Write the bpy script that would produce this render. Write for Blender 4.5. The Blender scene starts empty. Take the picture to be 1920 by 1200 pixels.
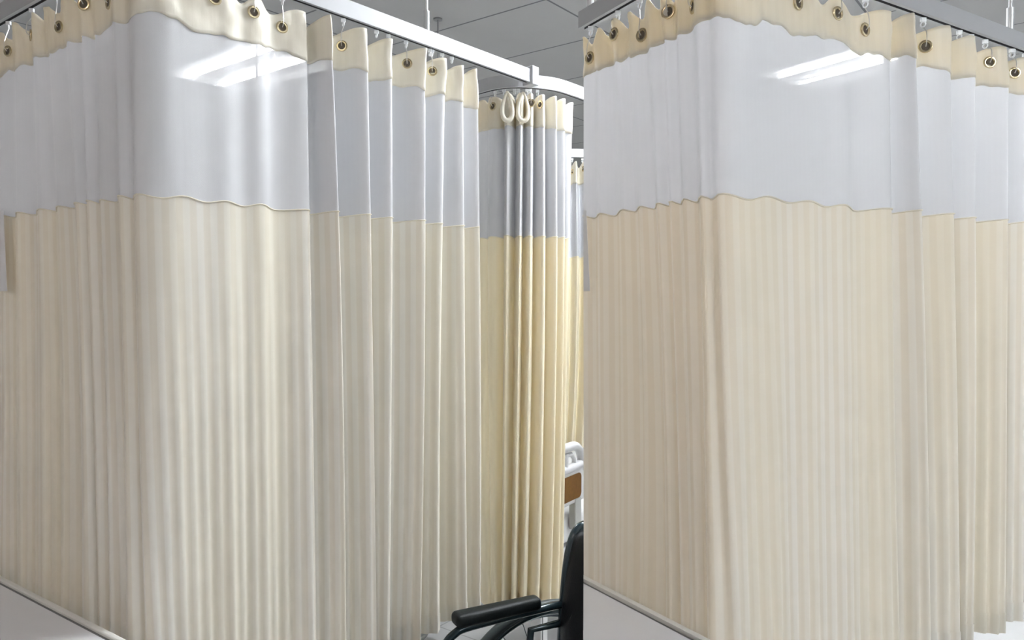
import bpy, bmesh, math, random
from mathutils import Vector, noise
random.seed(4)
PI = math.pi
S = bpy.context.scene
C = S.collection

# ------------------------------------------------------------------ camera, world, exposure
EYE = 1.5; FPX = 1400.0; PITCH = math.atan(45.0 / FPX)
cam_d = bpy.data.cameras.new('camera'); cam = bpy.data.objects.new('camera', cam_d); C.objects.link(cam)
cam.location = (0, 0, EYE); cam.rotation_euler = (PI / 2 - PITCH, 0, 0)
cam_d.sensor_width = 36.0; cam_d.lens = 36.0 * FPX / 1920; cam_d.clip_start = 0.05
S.camera = cam
S.view_settings.view_transform = 'Standard'; S.view_settings.look = 'None'
S.view_settings.gamma = 1.0; S.view_settings.use_curve_mapping = False
S.view_settings.exposure = 2.2
w = bpy.data.worlds.new('world'); S.world = w; w.use_nodes = True
w.node_tree.nodes['Background'].inputs[0].default_value = (0.9, 0.95, 1.0, 1)
w.node_tree.nodes['Background'].inputs[1].default_value = 0.15
LAMP_POWER = 46.0
# x, y, turn, output, half length of tubes, warm or cool
LAMPS = [(2.5, -.2, -.66, .34, .57, 0), (5.2, .9, -.66, .2, .57, 0), (3.2, -2.3, -.66, 2.1, .57, 0), (-2.5, -1.9, -.66, .38, .57, 1),  # last one: warm lamp added to tint the left-facing curtain sides
         (2.02, 4.65, -.973, .8, .33, 0), (-1.61, 4.65, -.66, 1.2, .50, 0), (5.4, 4.6, -.66, 1.0, .57, 0), (.86, 2.50, -.66, 1.5, .57, 0)]  # last one: lamp added to brighten the bunched middle curtain

ct, st = math.cos(PITCH), math.sin(PITCH)
def proj(p):
    x, y, z = p[0], p[1], p[2] - EYE
    d = y * ct - z * st
    return 960 + FPX * x / d, 600 - FPX * (y * st + z * ct) / d
def ray(px, py):
    a = (px - 960) / FPX; b = (600 - py) / FPX
    return Vector((a, ct + b * st, -st + b * ct))
def at_h(px, py, h):            # point at height h seen at a place in the photograph
    r = ray(px, py); t = (h - EYE) / r.z
    return Vector((0, 0, EYE)) + r * t

# ------------------------------------------------------------------ materials
def nodemat(name):
    m = bpy.data.materials.new(name); m.use_nodes = True
    nt = m.node_tree; b = nt.nodes['Principled BSDF']
    return m, nt, b
def mat(name, col, rough=0.5, metal=0.0, spec=0.5, noise_amt=0.06, noise_scale=30, bump=0.0, bump_scale=200):
    m, nt, b = nodemat(name)
    N = nt.nodes; L = nt.links
    tc = N.new('ShaderNodeTexCoord'); n = N.new('ShaderNodeTexNoise'); n.inputs['Scale'].default_value = noise_scale
    L.new(tc.outputs['Object'], n.inputs['Vector'])
    mx = N.new('ShaderNodeMix'); mx.data_type = 'RGBA'
    mx.inputs['A'].default_value = (*[c * (1 - noise_amt) for c in col], 1)
    mx.inputs['B'].default_value = (*[min(1, c * (1 + noise_amt)) for c in col], 1)
    L.new(n.outputs['Fac'], mx.inputs['Factor']); L.new(mx.outputs['Result'], b.inputs['Base Color'])
    b.inputs['Roughness'].default_value = rough; b.inputs['Metallic'].default_value = metal
    b.inputs['Specular IOR Level'].default_value = spec
    if bump:
        n2 = N.new('ShaderNodeTexNoise'); n2.inputs['Scale'].default_value = bump_scale
        L.new(tc.outputs['Object'], n2.inputs['Vector'])
        bp = N.new('ShaderNodeBump'); bp.inputs['Strength'].default_value = bump; bp.inputs['Distance'].default_value = 0.002
        L.new(n2.outputs['Fac'], bp.inputs['Height']); L.new(bp.outputs['Normal'], b.inputs['Normal'])
    return m

def cloth_mat(name, colA, colB, period, duty, rough, spec, transl, transp=0.0, bump=0.15, weave=1400, sheen=0.0, roughB=None, tcol=None, wrinkle=0.0, yellow_tone=None):
    """woven cloth: stripes run along the drop (UV.x is measured in metres along the cloth)"""
    m, nt, b = nodemat(name); N = nt.nodes; L = nt.links
    uv = N.new('ShaderNodeUVMap'); sx = N.new('ShaderNodeSeparateXYZ'); L.new(uv.outputs[0], sx.inputs[0])
    def mth(op, a, bb=None):
        n = N.new('ShaderNodeMath'); n.operation = op
        for i, v in enumerate((a, bb)):
            if v is None: continue
            if isinstance(v, (int, float)): n.inputs[i].default_value = v
            else: L.new(v, n.inputs[i])
        return n.outputs[0]
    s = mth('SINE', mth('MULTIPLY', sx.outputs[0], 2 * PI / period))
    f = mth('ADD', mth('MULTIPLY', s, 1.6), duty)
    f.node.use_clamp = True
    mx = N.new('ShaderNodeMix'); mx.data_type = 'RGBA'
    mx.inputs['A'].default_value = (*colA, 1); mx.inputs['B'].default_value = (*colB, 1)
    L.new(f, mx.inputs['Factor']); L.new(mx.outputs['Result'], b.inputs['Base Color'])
    if yellow_tone:      # broad upright areas of yellower cream, placed by noise
        dm = N.new('ShaderNodeMapping'); dm.inputs['Scale'].default_value = (5.0, .22, 1); dm.inputs['Location'].default_value = (.37, .2, 0)
        dn = N.new('ShaderNodeTexNoise'); dn.inputs['Scale'].default_value = 1.0; dn.inputs['Detail'].default_value = 2
        L.new(uv.outputs[0], dm.inputs[0]); L.new(dm.outputs[0], dn.inputs['Vector'])
        dr = N.new('ShaderNodeMapRange'); dr.inputs['From Min'].default_value = .42; dr.inputs['From Max'].default_value = .62; dr.inputs['To Max'].default_value = .6
        L.new(dn.outputs['Fac'], dr.inputs['Value'])
        d2 = N.new('ShaderNodeMix'); d2.data_type = 'RGBA'; d2.inputs['B'].default_value = (*yellow_tone, 1)
        L.new(dr.outputs[0], d2.inputs['Factor']); L.new(mx.outputs['Result'], d2.inputs['A']); L.new(d2.outputs['Result'], b.inputs['Base Color'])
    b.inputs['Roughness'].default_value = rough
    if roughB is not None:
        r = N.new('ShaderNodeMapRange'); r.inputs['To Min'].default_value = rough; r.inputs['To Max'].default_value = roughB
        L.new(f, r.inputs['Value']); L.new(r.outputs[0], b.inputs['Roughness'])
    b.inputs['Specular IOR Level'].default_value = spec
    b.inputs['Sheen Weight'].default_value = sheen
    # weave and wrinkles as bump
    wx = mth('SINE', mth('MULTIPLY', sx.outputs[0], weave * 2)); wy = mth('SINE', mth('MULTIPLY', sx.outputs[1], weave * 2))
    h = mth('MULTIPLY', wx, wy)
    nz = N.new('ShaderNodeTexNoise'); nz.inputs['Scale'].default_value = 9; nz.inputs['Detail'].default_value = 3
    mp = N.new('ShaderNodeMapping'); mp.inputs['Scale'].default_value = (3.0, 0.6, 1)
    L.new(uv.outputs[0], mp.inputs[0]); L.new(mp.outputs[0], nz.inputs['Vector'])
    bp = N.new('ShaderNodeBump'); bp.inputs['Strength'].default_value = bump; bp.inputs['Distance'].default_value = 0.0006
    L.new(h, bp.inputs['Height'])
    bp2 = N.new('ShaderNodeBump'); bp2.inputs['Strength'].default_value = 1.0; bp2.inputs['Distance'].default_value = wrinkle
    L.new(nz.outputs['Fac'], bp2.inputs['Height']); L.new(bp.outputs['Normal'], bp2.inputs['Normal'])
    L.new(bp2.outputs['Normal'], b.inputs['Normal'])
    out = N['Material Output']; last = b.outputs[0]
    if transl:
        t = N.new('ShaderNodeBsdfTranslucent')
        if tcol: t.inputs[0].default_value = (*tcol, 1)
        else: L.new(mx.outputs['Result'], t.inputs[0])
        ms = N.new('ShaderNodeMixShader'); ms.inputs[0].default_value = transl
        L.new(last, ms.inputs[1]); L.new(t.outputs[0], ms.inputs[2]); last = ms.outputs[0]
    if transp:
        t = N.new('ShaderNodeBsdfTransparent'); ms = N.new('ShaderNodeMixShader'); ms.inputs[0].default_value = transp
        L.new(last, ms.inputs[1]); L.new(t.outputs[0], ms.inputs[2]); last = ms.outputs[0]
    L.new(last, out.inputs[0])
    return m

M = {}
M['fabric'] = cloth_mat('cream_curtain_cloth', (.70, .67, .60), (.755, .745, .70), .030, .5, .55, .35, .12, roughB=.40, sheen=.2, tcol=(.80, .62, .42), wrinkle=.0006, yellow_tone=(.735, .69, .56))
M['fabric_warm'] = cloth_mat('warm_cream_curtain_cloth', (.88, .81, .64), (.89, .83, .67), .030, .5, .6, .3, .22, sheen=.2, tcol=(.88, .72, .42), wrinkle=.0005)
M['mesh'] = cloth_mat('white_net_cloth', (.66, .665, .69), (.665, .67, .695), .012, .5, .34, .22, .15, transp=.013, bump=.25, weave=1800, wrinkle=.0004, tcol=(.7, .7, .72))
M['band'] = cloth_mat('ivory_satin_band', (.84, .815, .73), (.86, .835, .75), .02, .5, .42, .35, .22, bump=.1, tcol=(.85, .70, .42), wrinkle=.0018)
M['hem'] = M['fabric']
M['brass'] = mat('brass', (.62, .52, .34), .25, 1.0)
M['dark_hole'] = mat('eyelet_shade', (.10, .08, .06), .8)
M['clear'] = mat('milky_plastic', (.80, .82, .85), .25, spec=.6)
M['wire'] = mat('hook_wire', (.65, .63, .60), .3, .9)
M['rail'] = mat('white_painted_aluminium', (.42, .43, .45), .55, .0, noise_amt=.02)
M['slot'] = mat('track_slot', (.05, .05, .055), .7)
M['rod'] = mat('hanger_rod', (.70, .71, .72), .3, .6)
M['rod_dark'] = mat('grey_rod', (.30, .30, .31), .4, .6)
M['laminate'] = mat('white_laminate', (.84, .84, .87), .45, noise_amt=.03, noise_scale=4)
M['rim'] = mat('pale_metal_rim', (.82, .81, .77), .5, 0)
M['gap'] = mat('grey_gap_strip', (.22, .22, .22), .6)
M['leg'] = mat('grey_steel', (.45, .46, .47), .35, .8)
M['vinyl'] = mat('black_vinyl', (.004, .005, .007), .45, spec=.2, bump=.25, bump_scale=260)
M['pad'] = mat('black_arm_pad', (.005, .008, .009), .5, spec=.22, bump=.3, bump_scale=300)
M['tube'] = mat('dark_teal_painted_tube', (.018, .035, .045), .18, .3, spec=.7)
M['tyre'] = mat('dark_grey_tyre', (.03, .04, .042), .45)
M['chrome'] = mat('chrome', (.7, .7, .7), .15, 1.0)
M['bedwhite'] = mat('white_bed_plastic', (.52, .52, .53), .35)
M['bedgrey'] = mat('grey_bed_metal', (.40, .40, .38), .4, .3)
M['brown'] = mat('brown_wood_print', (.12, .055, .012), .6, spec=.12, noise_amt=.25, noise_scale=60)
M['sheet'] = mat('white_sheet', (.62, .62, .62), .8, bump=.2, bump_scale=40)
M['paper'] = mat('white_paper', (.78, .78, .79), .7)
M['wall'] = mat('wall_paint', (.60, .60, .57), .8, noise_amt=.02)
M['lampbody'] = mat('lamp_housing', (.8, .8, .8), .4)

def tile_mat(name, col, line, n, size_t, size_n, off_t, off_n, lw, rough, bump=0.0):
    """tiles in a grid turned to the room's axes; t = along, n = across"""
    m, nt, b = nodemat(name); N = nt.nodes; L = nt.links
    tc = N.new('ShaderNodeTexCoord'); sp = N.new('ShaderNodeSeparateXYZ'); L.new(tc.outputs['Object'], sp.inputs[0])
    def mth(op, a, bb=None, c=False):
        q = N.new('ShaderNodeMath'); q.operation = op; q.use_clamp = c
        for i, v in enumerate((a, bb)):
            if v is None: continue
            if isinstance(v, (int, float)): q.inputs[i].default_value = v
            else: L.new(v, q.inputs[i])
        return q.outputs[0]
    def axis(ax, ay, off, size):
        v = mth('ADD', mth('MULTIPLY', sp.outputs[0], ax), mth('MULTIPLY', sp.outputs[1], ay))
        v = mth('DIVIDE', mth('SUBTRACT', v, off), size)
        fr = mth('FRACT', mth('ADD', v, 0.5)); d = mth('MULTIPLY', mth('ABSOLUTE', mth('SUBTRACT', fr, 0.5)), size)
        return mth('LESS_THAN', d, lw)
    g = mth('MAXIMUM', axis(n[0], n[1], off_n, size_n), axis(n[1], -n[0], off_t, size_t))
    nz = N.new('ShaderNodeTexNoise'); nz.inputs['Scale'].default_value = 5; nz.inputs['Detail'].default_value = 5
    L.new(tc.outputs['Object'], nz.inputs['Vector'])
    c0 = N.new('ShaderNodeMix'); c0.data_type = 'RGBA'
    c0.inputs['A'].default_value = (*[c * .95 for c in col], 1); c0.inputs['B'].default_value = (*[c * 1.05 for c in col], 1)
    L.new(nz.outputs['Fac'], c0.inputs['Factor'])
    mx = N.new('ShaderNodeMix'); mx.data_type = 'RGBA'; mx.inputs['B'].default_value = (*line, 1)
    L.new(c0.outputs['Result'], mx.inputs['A']); L.new(g, mx.inputs['Factor']); L.new(mx.outputs['Result'], b.inputs['Base Color'])
    b.inputs['Roughness'].default_value = rough
    return m
AX_N = (.609, .793)
M['ceiling'] = tile_mat('ceiling_tiles', (.46, .46, .46), (.17, .17, .18), AX_N, 1.2, .6, -2.12, 3.037, .006, .9)
M['floor'] = tile_mat('floor_tiles', (.66, .66, .66), (.45, .45, .45), AX_N, .6, .6, .1, .05, .0035, .25)

# ------------------------------------------------------------------ mesh helpers
def link_mesh(name, verts, faces, m, parent=None, smooth=True, uvs=None, mats=None, fm=None):
    me = bpy.data.meshes.new(name); me.from_pydata([tuple(v) for v in verts], [], faces)
    for mm in (mats or [m]): me.materials.append(mm)
    if fm: me.polygons.foreach_set('material_index', fm)
    me.polygons.foreach_set('use_smooth', [smooth] * len(me.polygons))
    if uvs:
        l = me.uv_layers.new(name='UVMap')
        for lp in me.loops: l.data[lp.index].uv = uvs[lp.vertex_index]
    me.update()
    o = bpy.data.objects.new(name, me); C.objects.link(o)
    if parent:
        o.parent = parent
        mw = Vector(parent_loc(parent)); o.location = -mw
    return o
def parent_loc(p):
    v = Vector(p.location)
    while p.parent: p = p.parent; v += Vector(p.location)
    return v
class MB:
    def __init__(s): s.v = []; s.f = []; s.m = []; s.cur = 0
    def add(s, vs, fs):
        b = len(s.v); s.v += [Vector(v) for v in vs]; s.f += [[b + i for i in f] for f in fs]; s.m += [s.cur] * len(fs); return s
    def box(s, c, size, xax=(1, 0, 0), bevel=0.0):
        c = Vector(c); X = Vector(xax).normalized(); Z = Vector((0, 0, 1)); Y = Z.cross(X).normalized()
        bm = bmesh.new(); bmesh.ops.create_cube(bm, size=1)
        for v in bm.verts: v.co = Vector((v.co.x * size[0], v.co.y * size[1], v.co.z * size[2]))
        if bevel: bmesh.ops.bevel(bm, geom=bm.edges[:] + bm.verts[:], offset=bevel, segments=3, affect='EDGES', profile=.6)
        bm.verts.index_update()
        s.add([c + X * v.co.x + Y * v.co.y + Z * v.co.z for v in bm.verts], [[v.index for v in f.verts] for f in bm.faces]); bm.free(); return s
    def tube(s, pts, r, n=12, closed=False, flat=1.0):
        pts = [Vector(p) for p in pts]; k = len(pts)
        rs = r if isinstance(r, (list, tuple)) else [r] * k
        vs = []; fs = []; ref = None
        for i, p in enumerate(pts):
            a = pts[(i - 1) % k] if (closed or i > 0) else p; b = pts[(i + 1) % k] if (closed or i < k - 1) else p
            t = (b - a).normalized()
            if ref is None:
                ref = Vector((0, 0, 1)) if abs(t.z) < .9 else Vector((1, 0, 0))
            u = (ref - t * ref.dot(t)).normalized(); ref = u; q = t.cross(u)
            for j in range(n):
                an = 2 * PI * j / n; vs.append(p + (u * math.cos(an) + q * math.sin(an) * flat) * rs[i])
        for i in range(k if closed else k - 1):
            for j in range(n):
                a = i * n + j; b = i * n + (j + 1) % n; c = ((i + 1) % k) * n + (j + 1) % n; d = ((i + 1) % k) * n + j
                fs.append([a, b, c, d])
        if not closed: fs.append(list(range(n))[::-1]); fs.append([(k - 1) * n + j for j in range(n)])
        return s.add(vs, fs)
    def torus(s, c, axis, R, r, n=32, m=10, flat=1.0):
        c = Vector(c); a = Vector(axis).normalized(); u = a.orthogonal().normalized(); w_ = a.cross(u)
        vs = []; fs = []
        for i in range(n):
            t = 2 * PI * i / n; d = u * math.cos(t) + w_ * math.sin(t)
            for j in range(m):
                p = 2 * PI * j / m; vs.append(c + d * (R + r * math.cos(p)) + a * r * math.sin(p) * flat)
        for i in range(n):
            for j in range(m): fs.append([i * m + j, ((i + 1) % n) * m + j, ((i + 1) % n) * m + (j + 1) % m, i * m + (j + 1) % m])
        return s.add(vs, fs)
    def disc(s, c, axis, R, n=24):
        c = Vector(c); a = Vector(axis).normalized(); u = a.orthogonal().normalized(); w_ = a.cross(u)
        return s.add([c + (u * math.cos(2 * PI * i / n) + w_ * math.sin(2 * PI * i / n)) * R for i in range(n)], [list(range(n))])
    def cyl(s, a, b, r, n=20): return s.tube([a, b], r, n)
    def prism(s, pts, z0, z1):
        k = len(pts); vs = [Vector((p[0], p[1], z0)) for p in pts] + [Vector((p[0], p[1], z1)) for p in pts]
        return s.add(vs, [list(range(k))[::-1], [k + i for i in range(k)]] + [[i, (i + 1) % k, k + (i + 1) % k, k + i] for i in range(k)])
    def build(s, name, m, parent=None, smooth=True, bevel=0, mats=None):
        o = link_mesh(name, s.v, s.f, m, parent, False, mats=mats, fm=s.m if mats else None)
        if bevel:
            bv = o.modifiers.new('bevel', 'BEVEL'); bv.width = bevel; bv.segments = 2; bv.limit_method = 'ANGLE'
        if smooth:
            me = o.data; me.polygons.foreach_set('use_smooth', [True] * len(me.polygons))
            me.set_sharp_from_angle(angle=math.radians(38))
        return o
def tag(o, label=None, cat=None, group=None, kind=None):
    if label: o['label'] = label
    if cat: o['category'] = cat
    if group: o['group'] = group
    if kind: o['kind'] = kind
    return o
def empty(name, loc):
    o = bpy.data.objects.new(name, None); C.objects.link(o); o.location = loc; o.empty_display_size = .05; return o
def smooth_path(pts, n=10):
    pts = [Vector(p) for p in pts]; out = []
    for i in range(len(pts) - 1):
        p0 = pts[i - 1] if i else pts[i] * 2 - pts[i + 1]; p1 = pts[i]; p2 = pts[i + 1]
        p3 = pts[i + 2] if i + 2 < len(pts) else p2 * 2 - p1
        for k in range(n):
            t = k / n
            out.append(.5 * ((2 * p1) + (p2 - p0) * t + (2 * p0 - 5 * p1 + 4 * p2 - p3) * t * t + (3 * p1 - p0 - 3 * p2 + p3) * t ** 3))
    out.append(pts[-1]); return out
def round_corner(a, c, b, r, n=10):
    """plan polyline a -> c -> b with the corner rounded"""
    a, c, b = Vector(a), Vector(c), Vector(b); u = (a - c).normalized(); v = (b - c).normalized()
    p, q = c + u * r, c + v * r
    arc = [(1 - t) ** 2 * p + 2 * t * (1 - t) * c + t * t * q for t in [i / n for i in range(n + 1)]]
    return [a] + arc + [b]

class Path:
    def __init__(s, pts, step=.004):
        P = [Vector((p[0], p[1])) for p in pts]; out = [P[0]]
        for i in range(len(P) - 1):
            L = (P[i + 1] - P[i]).length; k = max(1, int(L / step))
            for j in range(1, k + 1): out.append(P[i].lerp(P[i + 1], j / k))
        s.p = out; s.s = [0]
        for i in range(1, len(out)): s.s.append(s.s[-1] + (out[i] - out[i - 1]).length)
        # normals, smoothed
        raw = []
        for i in range(len(out)):
            t = (out[min(len(out) - 1, i + 8)] - out[max(0, i - 8)]).normalized(); raw.append(Vector((t.y, -t.x)))
        s.n = raw; s.len = s.s[-1]
    def ev(s, q):
        import bisect
        if q <= 0: 
            t = (s.p[1] - s.p[0]).normalized(); return s.p[0] + t * q, s.n[0]
        if q >= s.len:
            t = (s.p[-1] - s.p[-2]).normalized(); return s.p[-1] + t * (q - s.len), s.n[-1]
        i = bisect.bisect_right(s.s, q) - 1; f = (q - s.s[i]) / max(1e-9, s.s[i + 1] - s.s[i])
        return s.p[i].lerp(s.p[i + 1], f), s.n[i].lerp(s.n[i + 1], f).normalized()
    def find(s, px, z, A):
        prev = None
        for i in range(0, len(s.p)):
            q = s.p[i] + s.n[i] * A; x = proj((q.x, q.y, z))[0]
            if prev is not None and prev <= px <= x and x > prev: return s.s[i - 1] + (s.s[i] - s.s[i - 1]) * (px - prev) / (x - prev)
            prev = x
        x0 = proj((*(s.p[0] + s.n[0] * A), z))[0]
        return 0.0 if px < x0 else s.len

# ------------------------------------------------------------------ curtain
class Curtain:
    """keys: ridges of the folds as (x at the top, x at the seam, x at the hem, depth of fold at top, at hem, place of the valley)"""
    def __init__(s, path, keys, T, mesh_top, seam, hem, seed=0, ripple=.0045, sag=.026, hemwave=.006, crumple=.011, scallop=.014, flat=1.0):
        s.flat = flat
        s.path = path; s.T = T; s.mt = mesh_top; s.sm = seam; s.hem = hem; s.k = []; s.seed = seed
        s.ripple = ripple; s.sag = sag; s.hemwave = hemwave; s.crumple = crumple; s.scallop = scallop
        for (a, b, c, A, B, v) in keys:
            s.k.append((path.find(a, T, A), path.find(b, seam, (A + B) / 2), path.find(c, hem, B), A, B, v))
        # columns
        s.cols = []
        for i in range(len(s.k) - 1):
            L = 0; prev = None
            for j in range(25):
                p = s.base(i, j / 24, s.sm)
                if prev: L += (Vector(p[:2]) - Vector(prev[:2])).length
                prev = p
            n = max(8, int(L / .0045))
            for j in range(n + (1 if i == len(s.k) - 2 else 0)): s.cols.append((i, j / n))
        s.u = [0]; prev = None
        for (i, w_) in s.cols:
            p = s.base(i, w_, (s.sm + s.hem) / 2)
            if prev is not None: s.u.append(s.u[-1] + (Vector(p[:2]) - Vector(prev[:2])).length)
            prev = p
    def sk(s, i, z):
        a, b, c = s.k[i][:3]; T, m, h = s.T, s.sm, s.hem
        la = (z - m) * (z - h) / ((T - m) * (T - h)); lb = (z - T) * (z - h) / ((m - T) * (m - h)); lc = (z - T) * (z - m) / ((h - T) * (h - m))
        return a * la + b * lb + c * lc
    def prof(s, i, w_):
        v = s.k[i][5]
        t = .5 * w_ / v if w_ < v else .5 + .5 * (w_ - v) / (1 - v)
        c = math.cos(2 * PI * t); e = (c + 1) / 2
        return 2 * e ** s.flat - 1
    def base(s, i, w_, z):
        q = s.sk(i, z) * (1 - w_) + s.sk(i + 1, z) * w_
        h = max(0, min(1, (s.T - z) / (s.T - s.hem)))
        A = (s.k[i][3] * (1 - h) + s.k[i][4] * h) * (1 - w_) + (s.k[i + 1][3] * (1 - h) + s.k[i + 1][4] * h) * w_
        p, n = s.path.ev(q); r = p + n * A * s.prof(i, w_)
        return (r.x, r.y, z, n)
    def pt(s, ci, z, extra=0.0):
        i, w_ = s.cols[ci]; x, y, z, n = s.base(i, w_, z); u = s.u[ci]; o = extra
        h = max(0, min(1, (s.T - z) / (s.T - s.hem)))
        o += s.ripple * max(0, (h - .30) / .7) ** 1.2 * math.sin(2 * PI * u / .030) * (.85 + .4 * noise.noise((u * 3, s.seed, z * .5)))
        g = .12 + .88 * max(0, min(1, (s.sm + .05 - z) / .5))       # the taut net lies smoother than the cloth below
        o += g * (.0035 * noise.noise((u * 9, z * .9, s.seed)) + .0035 * noise.noise((u * 24, z * .8, s.seed + 5)) * (.3 + h))
        top = max(0, (z - s.mt + .05) / (s.T - s.mt + .05)); top = min(1, top)
        o += s.crumple * top * (noise.noise((u * 16, z * 11, s.seed + 9)) + .6 * noise.noise((u * 34, z * 26, s.seed + 3)))
        return Vector((x + n.x * o, y + n.y * o, z))
    def topz(s, ci):
        i, w_ = s.cols[ci]; p = s.prof(i, w_); u = s.u[ci]
        return s.T - s.sag * (.5 - .5 * p) ** 1.5 + .004 * noise.noise((u * 14, 1, s.seed))
    def midz(s, ci): return s.mt + s.scallop * noise.noise((s.u[ci] * 13, 7, s.seed)) + s.scallop * .5 * noise.noise((s.u[ci] * 40, 7, s.seed))
    def seamz(s, ci): return s.sm + .003 * noise.noise((s.u[ci] * 10, 2, s.seed)) + .004 * s.prof(*s.cols[ci]) 
    def hemz(s, ci): return s.hem + s.hemwave * noise.noise((s.u[ci] * 4, 5, s.seed)) 
    def sheet(s, name, f0, f1, rows, m, parent, extra=0.0, curve=1.0, z_over=0.0):
        n = len(s.cols); vs = []; fs = []; uv = []
        for r in range(rows + 1):
            t = r / rows
            for ci in range(n):
                z = f0(ci) * (1 - t) + f1(ci) * t
                vs.append(s.pt(ci, z, extra)); uv.append((s.u[ci], z))
        for r in range(rows):
            for ci in range(n - 1): a = r * n + ci; fs.append([a, a + n, a + n + 1, a + 1])
        o = link_mesh(name, vs, fs, m, parent, True, uv); return o
    def build(s, root, mesh_m, fab_m, band_m):
        s.root = root
        s.sheet('mesh_panel', lambda c: s.midz(c) + .012, lambda c: s.seamz(c), 14, mesh_m, root)
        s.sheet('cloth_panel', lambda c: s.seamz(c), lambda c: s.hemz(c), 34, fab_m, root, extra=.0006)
        b = s.sheet('heading_band', lambda c: s.topz(c), lambda c: s.midz(c), 12, band_m, root, extra=.0022)
        so = b.modifiers.new('solid', 'SOLIDIFY'); so.thickness = .0012; so.offset = -1
        # stitched seam cord between net and cloth
        mb = MB(); mb.tube([s.pt(c, s.seamz(c) + .001, .002) for c in range(0, len(s.cols), 2)], .0016, 6); mb.build('seam_piping', band_m, root)
        s.sheet('bottom_hem', lambda c: s.hemz(c) + .05, lambda c: s.hemz(c) - .001, 2, fab_m, root, extra=.0022)
    def col_at(s, px, z, lo=0.05):
        best = None
        for ci, (i, w_) in enumerate(s.cols):
            if w_ < lo: continue
            p = s.pt(ci, z, .002); d = abs(proj(p)[0] - px)
            if best is None or d < best[0]: best = (d, ci)
        return best[1]
    def eyelet(s, px, rail_bottom, drop=.034, R=.0115, hook=True):
        ci = s.col_at(px, s.T - drop)
        z = s.topz(ci) - drop
        c = s.pt(ci, z, .004); a = s.pt(max(0, ci - 3), z, .004); b = s.pt(min(len(s.cols) - 1, ci + 3), z, .004)
        t = (b - a); t.z = 0; t.normalize(); nn = Vector((t.y, -t.x, 0)); 
        if nn.dot(-c + Vector((0, 0, EYE))) < 0: nn = -nn
        mb = MB(); mb.torus(c, nn, R, .0032, 24, 8, .7); mb.cur = 1; mb.disc(c - nn * .0005, nn, R); mb.build('eyelet', None, s.root, mats=[M['brass'], M['dark_hole']])
        if hook:
            i, w_ = s.cols[ci]; q = s.sk(i, s.T) * (1 - w_) + s.sk(i + 1, s.T) * w_
            g, _ = s.path.ev(q); top = Vector((g.x, g.y, rail_bottom - .004))
            if top.z - s.topz(ci) > -.01:
                mb = MB(); pts = smooth_path([c + nn * .002 + Vector((0, 0, -.001)), c + nn * .009 + Vector((0, 0, .008)), (c + nn * .006 + Vector((0, 0, .030))), top + Vector((0, 0, -.02)), top + Vector((0, 0, -.006))], 5)
                mb.tube(pts, .0011, 6); mb.build('hook', M['wire'], s.root)
            glider(s.root, top)
def glider(root, top):
    mb = MB(); mb.box(top + Vector((0, 0, -.004)), (.012, .007, .010), bevel=.0015); mb.torus(top + Vector((0, 0, -.014)), (1, .6, 0), .0055, .0016, 16, 6)
    mb.build('glider', M['clear'], root)

def sweep_rail(name, pts, z0, parent, wdt=.026, hgt=.044):
    """hollow track: box section with a slot along its underside"""
    prof = [(-wdt / 2, 0), (-wdt / 2, hgt), (wdt / 2, hgt), (wdt / 2, 0), (.004, 0), (.004, .006), (-.004, .006), (-.004, 0)]
    P = [Vector((p[0], p[1])) for p in pts]; vs = []; fs = []; fm = []; k = len(prof)
    for i, p in enumerate(P):
        a = P[max(0, i - 1)]; b = P[min(len(P) - 1, i + 1)]; t = (b - a).normalized(); n = Vector((t.y, -t.x))
        for (o, h) in prof: vs.append((p.x + n.x * o, p.y + n.y * o, z0 + h))
    for i in range(len(P) - 1):
        for j in range(k):
            fs.append([i * k + j, i * k + (j + 1) % k, (i + 1) * k + (j + 1) % k, (i + 1) * k + j]); fm.append(1 if j in (4, 5, 6) else 0)
    fs.append(list(range(k))); fm.append(0); fs.append([(len(P) - 1) * k + j for j in range(k)][::-1]); fm.append(0)
    o = link_mesh(name, vs, fs, None, parent, False, mats=[M['rail'], M['slot']], fm=fm); return o
def rod(parent, p, z0, z1, m, sleeve=True):
    mb = MB(); mb.cyl((p[0], p[1], z0), (p[0], p[1], z1), .0045, 12)
    if sleeve: mb.cyl((p[0], p[1], z0), (p[0], p[1], z0 + .055), .0085, 16)
    mb.cyl((p[0], p[1], z1 - .008), (p[0], p[1], z1), .024, 20)
    mb.build('hanger_rod', m, parent)

# ------------------------------------------------------------------ the setting
HC = 2.95
def slab(name, x0, x1, y0, y1, z0, z1, m):
    vs = [(x, y, z) for z in (z0, z1) for y in (y0, y1) for x in (x0, x1)]
    o = link_mesh(name, vs, [[0, 2, 3, 1], [4, 5, 7, 6], [0, 1, 5, 4], [2, 6, 7, 3], [0, 4, 6, 2], [1, 3, 7, 5]], m, None, False)
    tag(o, kind='structure'); return o
X0, X1, Y0, Y1 = -5.0, 7.0, -4.5, 9.5
slab('floor', X0, X1, Y0, Y1, -.1, 0, M['floor'])
slab('ceiling', X0, X1, Y0, Y1, HC, HC + .1, M['ceiling'])
slab('wall_left', X0 - .1, X0, Y0, Y1, 0, HC, M['wall']); slab('wall_right', X1, X1 + .1, Y0, Y1, 0, HC, M['wall'])
slab('wall_back', X0, X1, Y1, Y1 + .1, 0, HC, M['wall']); slab('wall_front', X0, X1, Y0 - .1, Y0, 0, HC, M['wall'])
slab('baseboard_back', X0, X1, Y1 - .015, Y1, 0, .1, M['rail'])

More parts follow.
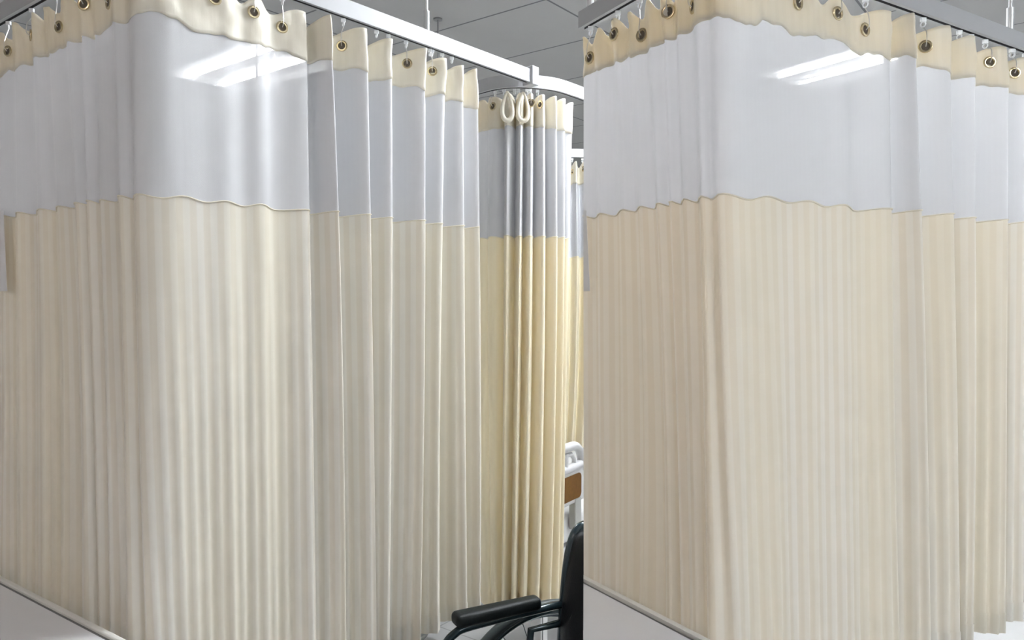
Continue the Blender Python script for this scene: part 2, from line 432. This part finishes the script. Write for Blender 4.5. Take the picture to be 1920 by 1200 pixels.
# ceiling lights
m, nt, b = nodemat('lit_tube'); b.inputs['Emission Color'].default_value = (.93, .97, 1.0, 1); b.inputs['Emission Strength'].default_value = LAMP_POWER
M['lit'] = m
for n, (lx, ly, rot, out_, half, warm) in enumerate(LAMPS):
    if out_ not in M:
        M[out_] = M['lit'].copy(); M[out_].node_tree.nodes['Principled BSDF'].inputs['Emission Color'].default_value = ((.93, .97, 1.0, 1), (1.0, .82, .74, 1))[warm]; M[out_].node_tree.nodes['Principled BSDF'].inputs['Emission Strength'].default_value = LAMP_POWER * out_
    r = empty('ceiling_light', (lx, ly, HC))
    where = ['right of the camera', 'farthest right near the camera', 'behind the camera on the right', 'behind the camera on the left, added for warm light', 'far behind the right curtain, showing through its net', 'far behind the left curtain, showing through its net', 'at the far right corner', 'over the wheelchair, added to light the bunched curtain'][n]
    tag(r, 'recessed fluorescent ceiling light with two tubes, ' + where, 'ceiling light', 'fluorescent ceiling lights')
    ax = Vector((math.cos(rot), math.sin(rot), 0)); ay = Vector((-ax.y, ax.x, 0)); c = Vector((lx, ly, HC))
    mb = MB(); fl = 2 * half + .06; mb.box(c + Vector((0, 0, -.006)), (fl, .6, .008), ax)
    for s_ in (-1, 1): mb.box(c + ay * s_ * .295 + Vector((0, 0, -.03)), (fl, .01, .045), ax); mb.box(c + ax * s_ * (fl / 2 - .005) + Vector((0, 0, -.03)), (.01, .58, .045), ax)
    mb.build('housing', M['lampbody'], r)
    for k in (-1, 1):
        mb = MB(); q = c + ay * k * .12 + Vector((0, 0, -.035)); mb.cyl(q - ax * half, q + ax * half, .012, 14); mb.build('tube', M[out_], r)

# ------------------------------------------------------------------ bays
# track: underside seen at these places; heights are the curtain's own
def make_bay(dx, k, label_track, label_curt, px_left, x_end, eyelets, rail_end_px, hem_rel, n):
    H = lambda rel: EYE + rel * k
    RB = H(.725)
    la = at_h(0 + dx, 55, RB); lb = at_h(105 + dx, 0, RB); ra = at_h(569 + dx, 6, RB); rb = at_h(995 + dx, 157, RB)
    # corner where the two straight runs meet
    d1 = (lb - la); d2 = (ra - rb)
    den = d1.x * d2.y - d1.y * d2.x; t = ((ra.x - la.x) * d2.y - (ra.y - la.y) * d2.x) / den
    c = la + d1 * t - Vector((d2.x, d2.y, 0)).normalized() * -.022 * k
    far_l = la - d1.normalized() * (1.2 if n == 0 else 0.0)
    pts = round_corner(far_l.xy, c.xy, rb.xy, .055)
    track = empty('curtain_track', (c.x, c.y, RB)); tag(track, label_track, 'curtain rail')
    sweep_rail('rail', pts, RB, track, hgt=.044 * k)
    path = Path(pts)
    B = .05 * k
    Lk = [(-240, -240, -245, .010, .014, .5), (-185, -185, -190, .012, .014, .5), (-120, -120, -125, .012, .014, .5), (-70, -70, -75, .012, .014, .5), (-30, -30, -35, .008, .010, .5), (4, 5, 4, .008, .010, .5), (28, 33, 40, .016, .016, .45), (62, 75, 78, .014, .015, .5),
          (90, 108, 112, .015, .014, .5), (122, 140, 160, .016, .024, .55), (150, 165, 190, .014, .012, .5), (178, 190, 212, .015, .012, .5),
          (212, 222, 243, .016, .018, .5), (254, 258, 300, .003, .004, .5)]
    Lk = [(a, b_, c_, A * (.5 + .35 * math.sin(i * 2.1)), B_ * (.75 + .3 * math.sin(i * 1.7)), v) for i, (a, b_, c_, A, B_, v) in enumerate(Lk[:-1])] + Lk[-1:]
    if n == 1: Lk = [(a, b_, c_, A * .8, B_ * .8, v) for (a, b_, c_, A, B_, v) in Lk if a > 0]; Lk[0] = (1.5, 1.5, 3, .004, .004, .5)
    Rk = [(330, 345, 372, .000, .002, .5), (415, 425, 440, .001, .006, .5), (484, 491, 503, .003, .005, .3), (572, 578, 592, .009, .016, .30), (619, 634, 646, .036, .036, .30), (688, 694, 706, .036, .030, .30),
          (733, 734, 727, .030, .024, .30), (797, 797, 788, .036, .036, .28), (835, 829, 822, .022, .022, .3), (868, 870, 876, .022, .024, .3), (895, 899, 901, .024, .022, .35)]
    keys = [(a + dx, b_ + dx, c_ + dx, A * (k if n else 1), B_ * (k if n else 1), v) for (a, b_, c_, A, B_, v) in Lk + Rk if a + dx < x_end]
    cu = Curtain(path, keys, H(.70), H(.588), H(.211), H(hem_rel), seed=3.3, hemwave=.006 - .003 * n)
    root = empty('privacy_curtain', (c.x, c.y, cu.hem)); tag(root, label_curt, 'curtain')
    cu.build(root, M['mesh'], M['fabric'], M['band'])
    for e in eyelets: cu.eyelet(e + dx, RB)
    # loose gliders along the empty part of the rail
    for gx in (706, 728, 806, 829, 847):
        gp = at_h(gx + dx, 6 + .354 * (gx - 569), RB)
        if gx + dx < 2000: glider(track, Vector((gp.x, gp.y, RB - .004)))
    rp = at_h(800 + dx, 86, RB); rod(track, rp, RB + .044 * k, HC, M['rod'])
    if n == 1:
        q, _ = path.ev(.03); rod(track, q, RB + .044 * k, HC, M['rod'])
    return track, cu, pts, RB, rb, c

EY = [12, 60, 108, 160, 205, 403, 475, 527, 640, 762, 808]
track1, cur1, pts1, RB1, end1, cor1 = make_bay(0, 1.0,
    'white aluminium curtain rail ending in a square joint, left in view', 'long cream privacy curtain with white net top, at the left of the wheelchair', 0, 3000, EY, 0, -1.0, 0)
track2, cur2, pts2, RB2, end2, cor2 = make_bay(1093, .857,
    'white aluminium curtain rail at the upper right of view', 'cream privacy curtain with white net top, on the right hiding the wheelchair back', 0, 3000, [e for e in EY if e < 900], 0, -.98, 1)

# joint block where the first track meets the curved one
jd = (end1.xy - cor1.xy).normalized()
mb = MB(); mb.box((end1.x, end1.y, RB1 + .024), (.035, .045, .062), (jd.x, jd.y, 0), bevel=.003); mb.build('end_joint', M['rail'], track1)

# ---- middle curtain on the curved track
RBm = RB1
cp = [at_h(x, y, RBm + 0.0) for x, y in ((896, 177), (922, 170), (948, 166), (977, 165), (1018, 168), (1050, 174), (1094, 189))]
l0 = cp[0] + (cp[0] - cp[1]).normalized() * .5; l00 = l0 + Vector((-.809, .588, 0)) * 1.5
rr = cp[-1] + Vector((.66, .75, 0)) * 1.4
mpts = [p.xy for p in smooth_path([l00, l0] + cp, 6)] + [rr.xy]
trk = empty('curtain_track', (cp[3].x, cp[3].y, RBm)); tag(trk, 'white curved curtain rail over the bunched middle curtain', 'curtain rail')
sweep_rail('rail', mpts, RBm, trk)
rod(trk, l00.lerp(l0, .4), RBm + .044, HC, M['rod'])
g0 = at_h(821, 35, HC).xy; gd = Vector((.793, -.609)); trk4 = empty('curtain_track', (g0.x, g0.y, RBm)); tag(trk4, 'curtain rail of the next bay, hanging on a thin dark grey rod', 'curtain rail')
sweep_rail('rail', [g0 - gd * .6, g0 + gd * .35], RBm, trk4); rod(trk4, g0, RBm + .044, HC, M['rod_dark'])
mk = [(885, 885, 890, .004, .004, .5), (904, 902, 908, .004, .006, .5), (922, 920, 926, .006, .012, .65), (951, 949, 941, .034, .034, .52), (977, 974, 962, .034, .034, .5), (996, 994, 981, .030, .032, .5),
      (1018, 1019, 1006, .030, .030, .5), (1042, 1044, 1030, .028, .028, .5), (1058, 1058, 1046, .022, .02, .5), (1074, 1067, 1056, .010, .010, .5)]
curm = Curtain(Path(mpts), mk, EYE + .70, EYE + .588, EYE + .205, EYE - 1.115, seed=8.1, ripple=.0004, crumple=.003, scallop=.006, sag=.02, hemwave=.02, flat=.38)
rm = empty('privacy_curtain', (cp[3].x, cp[3].y, curm.hem)); tag(rm, 'narrow bunched cream privacy curtain with deep folds on the curved rail', 'curtain')
curm.build(rm, M['mesh'], M['fabric_warm'], M['band'])
for e in (925, 996, 1012): curm.eyelet(e, RBm)
for gx in (945, 965, 972, 988, 994):
    gi = min(cp, key=lambda p: abs(proj(p)[0] - gx)); q = at_h(gx, proj(gi)[1], RBm); glider(rm, Vector((q.x, q.y, RBm - .004)))
# the two folded-over loops of the heading
for lx in (952, 980):
    ci = curm.col_at(lx, EYE + .64); c = curm.pt(ci, EYE + .64, .012); u = Vector((.93, .1, 0)).normalized(); f = Vector((c.x, c.y, 0)).normalized()
    pts = []
    for a in range(28):
        t = 2 * PI * a / 28; pts.append(c - f * .012 + u * (.0165 * math.sin(t) * (1 - .45 * math.cos(t))) + Vector((0, 0, .048 * math.cos(t) + .008)))
    mb = MB(); mb.tube(pts, [.0042 + .0022 * (1 - math.cos(2 * PI * a / 28)) for a in range(28)], 10, closed=True); mb.build('heading_loop', M['band'], rm)

# ---- far curtain
fd = Vector((.66, .75, 0)); f0 = at_h(1040, 296, RB1)
fp = [(f0 - Vector((.12, .02, 0))).xy, (f0 + Vector((.9, .05, 0))).xy]
trk3 = empty('curtain_track', (f0.x, f0.y, RB1)); tag(trk3, 'white curtain rail far back behind the bed', 'curtain rail')
sweep_rail('rail', fp, RB1, trk3); rod(trk3, fp[1], RB1 + .044, HC, M['rod'])
fk = [(1045, 1045, 1040, .01, .01, .5), (1060, 1060, 1060, .02, .02, .5), (1080, 1083, 1072, .03, .04, .5), (1096, 1100, 1092, .03, .04, .5), (1120, 1120, 1120, .03, .04, .5), (1150, 1150, 1150, .03, .03, .5), (1185, 1185, 1185, .03, .03, .5)]
curf = Curtain(Path(fp), fk, EYE + .70, EYE + .588, EYE + .205, EYE - .80, seed=1.7, ripple=0)
rf = empty('privacy_curtain', (f0.x, f0.y, curf.hem)); tag(rf, 'far cream privacy curtain behind the hospital bed, seen in a narrow gap', 'curtain')
curf.build(rf, M['mesh'], M['fabric_warm'], M['band'])
for e in (1073, 1093): curf.eyelet(e, RB1)

# ------------------------------------------------------------------ treatment tables in front of the curtains
def table(poly, top, label, legs, flush=()):
    c = sum((Vector(p) for p in poly), Vector((0, 0))) / len(poly)
    r = empty('treatment_table', (c.x, c.y, 0)); tag(r, label, 'table')
    def inset(d): 
        out = []; n = len(poly); P = [Vector(p) for p in poly]
        for i in range(n):
            a, b_, e = P[i - 1], P[i], P[(i + 1) % n]; u = (a - b_).normalized(); v = (e - b_).normalized()
            s_ = abs(u.x * v.y - u.y * v.x); du = 0 if (i - 1) % n in flush else d; dv = 0 if i in flush else d; out.append(b_ + u * (dv / s_) + v * (du / s_))
        return out
    mb = MB(); mb.prism(inset(.020), top - .03, top - .006); mb.build('table_top', M['laminate'], r)
    mb = MB(); mb.prism(inset(.013), top - .034, top - .0075); mb.build('edge_gap_strip', M['gap'], r)  # dark grey strip standing in for the gap inside the rim
    # rim: ring between poly and inset
    I = inset(.013); n = len(poly); vs = []; fs = []
    for (ring, z) in ((poly, top - .045), (poly, top), (I, top), (I, top - .045)): vs += [(p[0], p[1], z) for p in ring]
    for j in range(4):
        for i in range(n): fs.append([j * n + i, j * n + (i + 1) % n, ((j + 1) % 4) * n + (i + 1) % n, ((j + 1) % 4) * n + i])
    mb = MB(); mb.add(vs, fs); mb.build('rim', M['rim'], r, bevel=.003)
    for p in legs:
        mb = MB(); mb.cyl((p[0], p[1], 0.02), (p[0], p[1], top - .045), .016); mb.cyl((p[0], p[1], 0), (p[0], p[1], .025), .022); mb.build('leg', M['leg'], r)
h1 = .80; a = at_h(0, 1078, h1).xy; b = at_h(240, 1200, h1).xy; d = (b - a).normalized(); nn = Vector((d.y, -d.x))
A = a - d * .5; Bq = b + d * .25
P1 = [A, Bq, Bq + nn * .6, A + nn * .6]
ci_ = (P1[0] + P1[1] + P1[2] + P1[3]) / 4
table(P1, h1, 'white topped table with pale rim at the lower left, before the left curtain', [p.lerp(ci_, .16) for p in P1])
h2 = .90; a = at_h(1094, 1078, h2).xy; b = at_h(1333, 1200, h2).xy; d = (b - a).normalized()
P2 = [a, b + d * .35, Vector(((b + d * .35).x * .9, .42)), Vector((a.x * .50, a.y * .50))]
ci_ = (P2[0] + P2[1] + P2[2] + P2[3]) / 4
table(P2, h2, 'white topped table with pale rim at lower centre, before the right curtain', [p.lerp(ci_, .3) for p in P2], flush=(3,))

# ------------------------------------------------------------------ sheets of paper on the curtains
def paper(px, k, label, wpx):
    z0 = EYE - .0 ; pa = at_h(px, 55, EYE + .725 * k)
    d = (at_h(px + 100, 2.6, EYE + .725 * k) - pa).normalized(); n_ = Vector((d.y, -d.x, 0))
    Z = pa.y - .035; 
    def P(x, y):
        r = ray(x, y); # plane through pa with normal n_
        o = Vector((0, 0, EYE)); q = pa + n_ * .034; t = (q - o).dot(n_) / r.dot(n_); return o + r * t
    a, b_, c_, e = P(px + wpx[0], 395), P(px + wpx[1], 395), P(px + wpx[2], 546), P(px + wpx[0] + wpx[3], 546)
    vs = [a, b_, c_, e] + [v - n_ * .0006 for v in (a, b_, c_, e)]
    o = link_mesh('paper_sheet', vs, [[0, 1, 2, 3], [7, 6, 5, 4], [0, 4, 5, 1], [1, 5, 6, 2], [2, 6, 7, 3], [3, 7, 4, 0]], M['paper'], None, False)
    tag(o, label, 'paper')
paper(0, 1.0, 'white sheet of paper hanging on the curtain at the left edge', (-95, 6, 13, 0))
paper(1094, .857, 'narrow strip of white paper on the left edge of the right curtain', (0, 5, 12, 0))

# ------------------------------------------------------------------ wheelchair
# axes: F forwards (towards the left and the camera), N across to its other side (towards the camera)
Fd = Vector((-.885, -.466, 0)).normalized(); Nd = Vector((.466, -.885, 0)).normalized(); UP = Vector((0, 0, 1))
post = Vector((.142, 2.12, 0)); W = .40
wc = empty('wheelchair', post + Nd * W / 2 + Fd * .15); tag(wc, 'black folding wheelchair with padded arms, standing before the bunched curtain', 'wheelchair')
def Q(f, n_, z): return post + Fd * f + Nd * n_ + UP * z
# back upholstery: padded, between the posts
vs = []; fs = []; nu, nv = 16, 20
for j in range(nv + 1):
    z = .40 + .432 * j / nv; rec = -.056 * (j / nv) ** 2.6
    for i in range(nu + 1):
        t = -.03 + 1.06 * i / nu; edge = min(1, min(t + .03, 1.03 - t) / .07, (nv - j) / nv / .06 if j > nv * .7 else 1)
        hz = z - (.05 * (1 - min(1, min(t + .03, 1.03 - t) / .10)) ** 2 if j == nv else 0)
        belly = .04 * math.sin(PI * max(0, min(1, t))) ** 2
        vs.append(Q(rec - belly + .016 * math.sqrt(max(0, edge)), W * t, hz))
    for i in range(nu + 1):
        t = -.03 + 1.06 * i / nu; edge = min(1, min(t + .03, 1.03 - t) / .07, (nv - j) / nv / .06 if j > nv * .7 else 1)
        hz = z - (.05 * (1 - min(1, min(t + .03, 1.03 - t) / .10)) ** 2 if j == nv else 0)
        vs.append(Q(rec - .04 * math.sin(PI * max(0, min(1, t))) ** 2 - .016 * math.sqrt(max(0, edge)), W * t, hz))
R = 2 * (nu + 1)
for j in range(nv):
    for i in range(nu):
        a = j * R + i; fs.append([a, a + 1, a + R + 1, a + R]); a += nu + 1; fs.append([a + R, a + R + 1, a + 1, a])
    a = j * R; fs.append([a + R, a + R + nu + 1, a + nu + 1, a]); a = j * R + nu; fs.append([a, a + nu + 1, a + R + nu + 1, a + R])
link_mesh('back_upholstery', vs, fs + [[nv * R + i, nv * R + i + 1, nv * R + nu + 2 + i, nv * R + nu + 1 + i] for i in range(nu)], M['vinyl'], wc)
for n_, nm in ((0, 0), (W, 1)):
    sgn = -1 if n_ == 0 else 1
    mb = MB(); mb.tube(smooth_path([Q(.0, n_, .22), Q(0, n_, .45), Q(-.008, n_, .60), Q(-.020, n_, .72), Q(-.036, n_, .79), Q(-.060, n_, .826), Q(-.10, n_, .832), Q(-.15, n_, .830)], 6), .0145, 14); mb.build('back_post', M['tube'], wc)
    mb = MB(); mb.tube([Q(-.115, n_, .833), Q(-.12, n_, .833), Q(-.20, n_, .828), Q(-.212, n_, .827)], [.014, .017, .016, .008], 14); mb.build('push_grip', M['vinyl'], wc)
    # arm frame
    mb = MB(); mb.tube(smooth_path([Q(0, n_, .614), Q(.06, n_, .614), Q(.28, n_, .610), Q(.335, n_, .598), Q(.365, n_, .565), Q(.375, n_, .50), Q(.375, n_, .40)], 6), .0115, 14)
    mb.tube([Q(.0, n_, .40), Q(.375, n_, .40)], .0115, 12); mb.tube([Q(.0, n_, .56), Q(.10, n_, .56), Q(.12, n_, .40)], .011, 12)
    mb.build('arm_frame', M['tube'], wc)
    # arm pad, rounded
    bm = bmesh.new(); bmesh.ops.create_cube(bm, size=1)
    for v in bm.verts: v.co = Vector((v.co.x * .262, v.co.y * .050, v.co.z * .036))
    bmesh.ops.bevel(bm, geom=bm.edges[:], offset=.0155, segments=5, affect='EDGES', profile=.55)
    bm.verts.index_update(); mb = MB(); cc = Q(.205, n_, .636)
    mb.add([cc + Fd * v.co.x + Nd * v.co.y * (1 + .12 * v.co.x / .13) + UP * (v.co.z - .02 * 0) for v in bm.verts], [[v.index for v in f.verts] for f in bm.faces]); bm.free()
    mb.build('arm_pad', M['pad'], wc)
    # side guard
    mb = MB(); mb.prism([Q(.13, n_ - .002, 0).xy, Q(.36, n_ - .002, 0).xy, Q(.36, n_ + .002, 0).xy, Q(.13, n_ + .002, 0).xy], .41, .52); mb.build('side_guard', M['vinyl'], wc)
    # lower frame and front post
    mb = MB(); mb.tube(smooth_path([Q(.0, n_, .24), Q(.30, n_, .24), Q(.38, n_, .24), Q(.44, n_, .20), Q(.50, n_, .12)], 5), .0115, 12); mb.tube([Q(.375, n_, .24), Q(.375, n_, .42)], .0115, 12); mb.build('lower_frame', M['tube'], wc)
    # wheel
    wc0 = Q(.03, n_ + sgn * .055, .305)
    wl = MB(); wl.torus(wc0, Nd, .290, .015, 64, 12); wt = wl.build('tyre', M['tyre'], wc)
    wl = MB(); wl.torus(wc0, Nd, .270, .010, 64, 10)
    u = Fd
    for s_ in range(24):
        an = 2 * PI * s_ / 24; dvec = u * math.cos(an) + UP * math.sin(an); e2 = u * math.cos(an + .5) + UP * math.sin(an + .5)
        wl.tube([wc0 + e2 * .022 + Nd * (.02 if s_ % 2 else -.02), wc0 + dvec * .268], .0013, 6)
    wl.cyl(wc0 - Nd * .03, wc0 + Nd * .03, .024, 20); wl.build('wheel', M['tube'], wc)
    wl = MB(); wl.torus(wc0 + Nd * sgn * .028, Nd, .250, .008, 56, 10); wl.build('push_rim', M['tube'], wc)
    mb = MB(); mb.cyl(Q(.03, n_, .305), wc0, .010, 12); mb.build('axle', M['chrome'], wc)
    # castor
    c0 = Q(.40, n_, .09); mb = MB(); mb.torus(c0, Nd, .070, .017, 36, 12); mb.cyl(c0 - Nd * .014, c0 + Nd * .014, .060, 28)
    for s_ in (-1, 1): mb.tube([c0 + Nd * .022 * s_, c0 + Nd * .022 * s_ + UP * .10], .006, 8)
    mb.cyl(c0 + UP * .10 - Nd * .022 * 0, c0 + UP * .15, .011, 12); mb.tube([c0 + Nd * .022 + UP * .10, c0 - Nd * .022 + UP * .10], .007, 8); mb.build('castor', M['tyre'], wc)
    # footrest
    mb = MB(); mb.box(Q(.54, n_ + (.07 if n_ == 0 else -.07), .11), (.13, .14, .012), Fd, .004); mb.build('footplate', M['vinyl'], wc)
mb = MB(); mb.box(Q(.19, W / 2, .415), (.38, W - .03, .035), Fd, .012); mb.build('seat', M['vinyl'], wc)
mb = MB(); mb.tube([Q(.12, 0, .24), Q(.12, W, .40)], .010, 10); mb.tube([Q(.15, W, .24), Q(.15, 0, .40)], .010, 10); mb.build('cross_brace', M['tube'], wc)

# ------------------------------------------------------------------ hospital bed in the next bay
bd = Vector((.55, .84, 0)).normalized(); bn = Vector((-.84, .55, 0)).normalized()
e0 = at_h(1090, 880, .82); e0.z = 0
def K(l, n_, z): return e0 + bd * l + bn * n_ + UP * z
bed = empty('hospital_bed', K(.7, .45, 0)); tag(bed, 'white hospital bed with brown side panel, seen between middle and right curtains', 'bed')
def board(l0, l1, n0, top, nm):
    lo = .66
    mb = MB(); r_ = .075
    loop = []
    def arc(cx, cz, a0, a1, rr_):
        return [(cx + rr_ * math.cos(a0 + (a1 - a0) * i / 8), cz + rr_ * math.sin(a0 + (a1 - a0) * i / 8)) for i in range(9)]
    pts = [(l0, lo + .16)] + arc(l0 + r_, top - r_, PI, PI / 2, r_) + arc(l1 - r_, top - r_, PI / 2, 0, r_) + [(l1, lo + .16)]
    mb.tube([K(p[0], n0, p[1]) for p in pts], .017, 12)
    mb.tube([K(l0, n0, lo + .185), K((l0 + l1) / 2, n0, lo + .18), K(l1, n0, lo + .185)], .018, 12)
    mb.tube([K(l1 - .055, n0, lo + .18), K(l1 - .062, n0, top - .05), K(l1 - .085, n0, top - .03), K(l0 + .05, n0, top - .03)], .009, 10)
    mb.tube([K(l0 + .10, n0, lo + .18), K(l0 + .10, n0, top - .02)], .012, 10)
    mb.build('side_rail', M['bedwhite'], bed)
    mb = MB(); mb.prism([K(l0, n0 - .012, 0).xy, K(l1 + .01, n0 - .012, 0).xy, K(l1 + .01, n0 + .012, 0).xy, K(l0, n0 + .012, 0).xy], lo + .045, lo + .185); mb.build('lower_board', M['bedwhite'], bed, bevel=.006)
    # brown inlay with rounded corners
    prt = MB(); x0, x1, z0, z1 = l0 + .01, l1 - .028, lo + .063, lo + .158; rr_ = .018
    ring = [(x1 - rr_ + rr_ * math.cos(t), z1 - rr_ + rr_ * math.sin(t)) for t in [i * PI / 12 for i in range(7)]] + [(x0 + rr_ - rr_ * math.sin(t), z1 - rr_ + rr_ * math.cos(t)) for t in [i * PI / 12 for i in range(7)]] + \
           [(x0 + rr_ - rr_ * math.cos(t), z0 + rr_ - rr_ * math.sin(t)) for t in [i * PI / 12 for i in range(7)]] + [(x1 - rr_ + rr_ * math.sin(t), z0 + rr_ - rr_ * math.cos(t)) for t in [i * PI / 12 for i in range(7)]]
    k = len(ring); sg = -1 if n0 < .3 else 1
    prt.add([K(p[0], n0 + sg * .012, p[1]) for p in ring] + [K(p[0], n0 + sg * .0155, p[1]) for p in ring], [list(range(k)), [k + i for i in range(k)][::-1]] + [[i, (i + 1) % k, k + (i + 1) % k, k + i] for i in range(k)])
    o = prt.build('side_panel', M['brown'], bed); o['label'] = 'brown wood-look inlay panel'
    mb = MB(); mb.box(K(l1 - .05, n0 + .0, lo + .0), (.05, .03, .12), bd, .006); mb.build('rail_bracket', M['bedgrey'], bed)
board(-.23, 0.0, 0, .925, 0); board(-.23, 0.0, .84, .925, 1)
mb = MB(); mb.box(K(.70, .42, .60), (1.86, .80, .12), bd, .03); mb.build('mattress', M['sheet'], bed)
mb = MB(); mb.box(K(.70, .42, .50), (1.90, .80, .06), bd, .01); mb.box(K(.70, .42, .30), (1.4, .10, .10), bd, .01); mb.box(K(.1, .42, .4), (.08, .5, .2), bd, .01); mb.box(K(1.3, .42, .4), (.08, .5, .2), bd, .01); mb.build('bed_frame', M['bedwhite'], bed)
mb = MB(); mb.box(K(1.68, .42, .78), (.04, .84, .46), bd, .015); mb.build('headboard', M['bedwhite'], bed)
for l in (-.12, 1.45):
    for n_ in (.12, .72):
        mb = MB(); mb.box(K(l, n_, .30), (.05, .05, .36), bd, .006); mb.build('leg', M['bedwhite'], bed)
        mb = MB(); mb.torus(K(l, n_, .062), bn, .046, .016, 28, 10); mb.cyl(K(l, n_ - .012, .062), K(l, n_ + .012, .062), .042, 20); mb.build('castor', M['bedgrey'], bed)
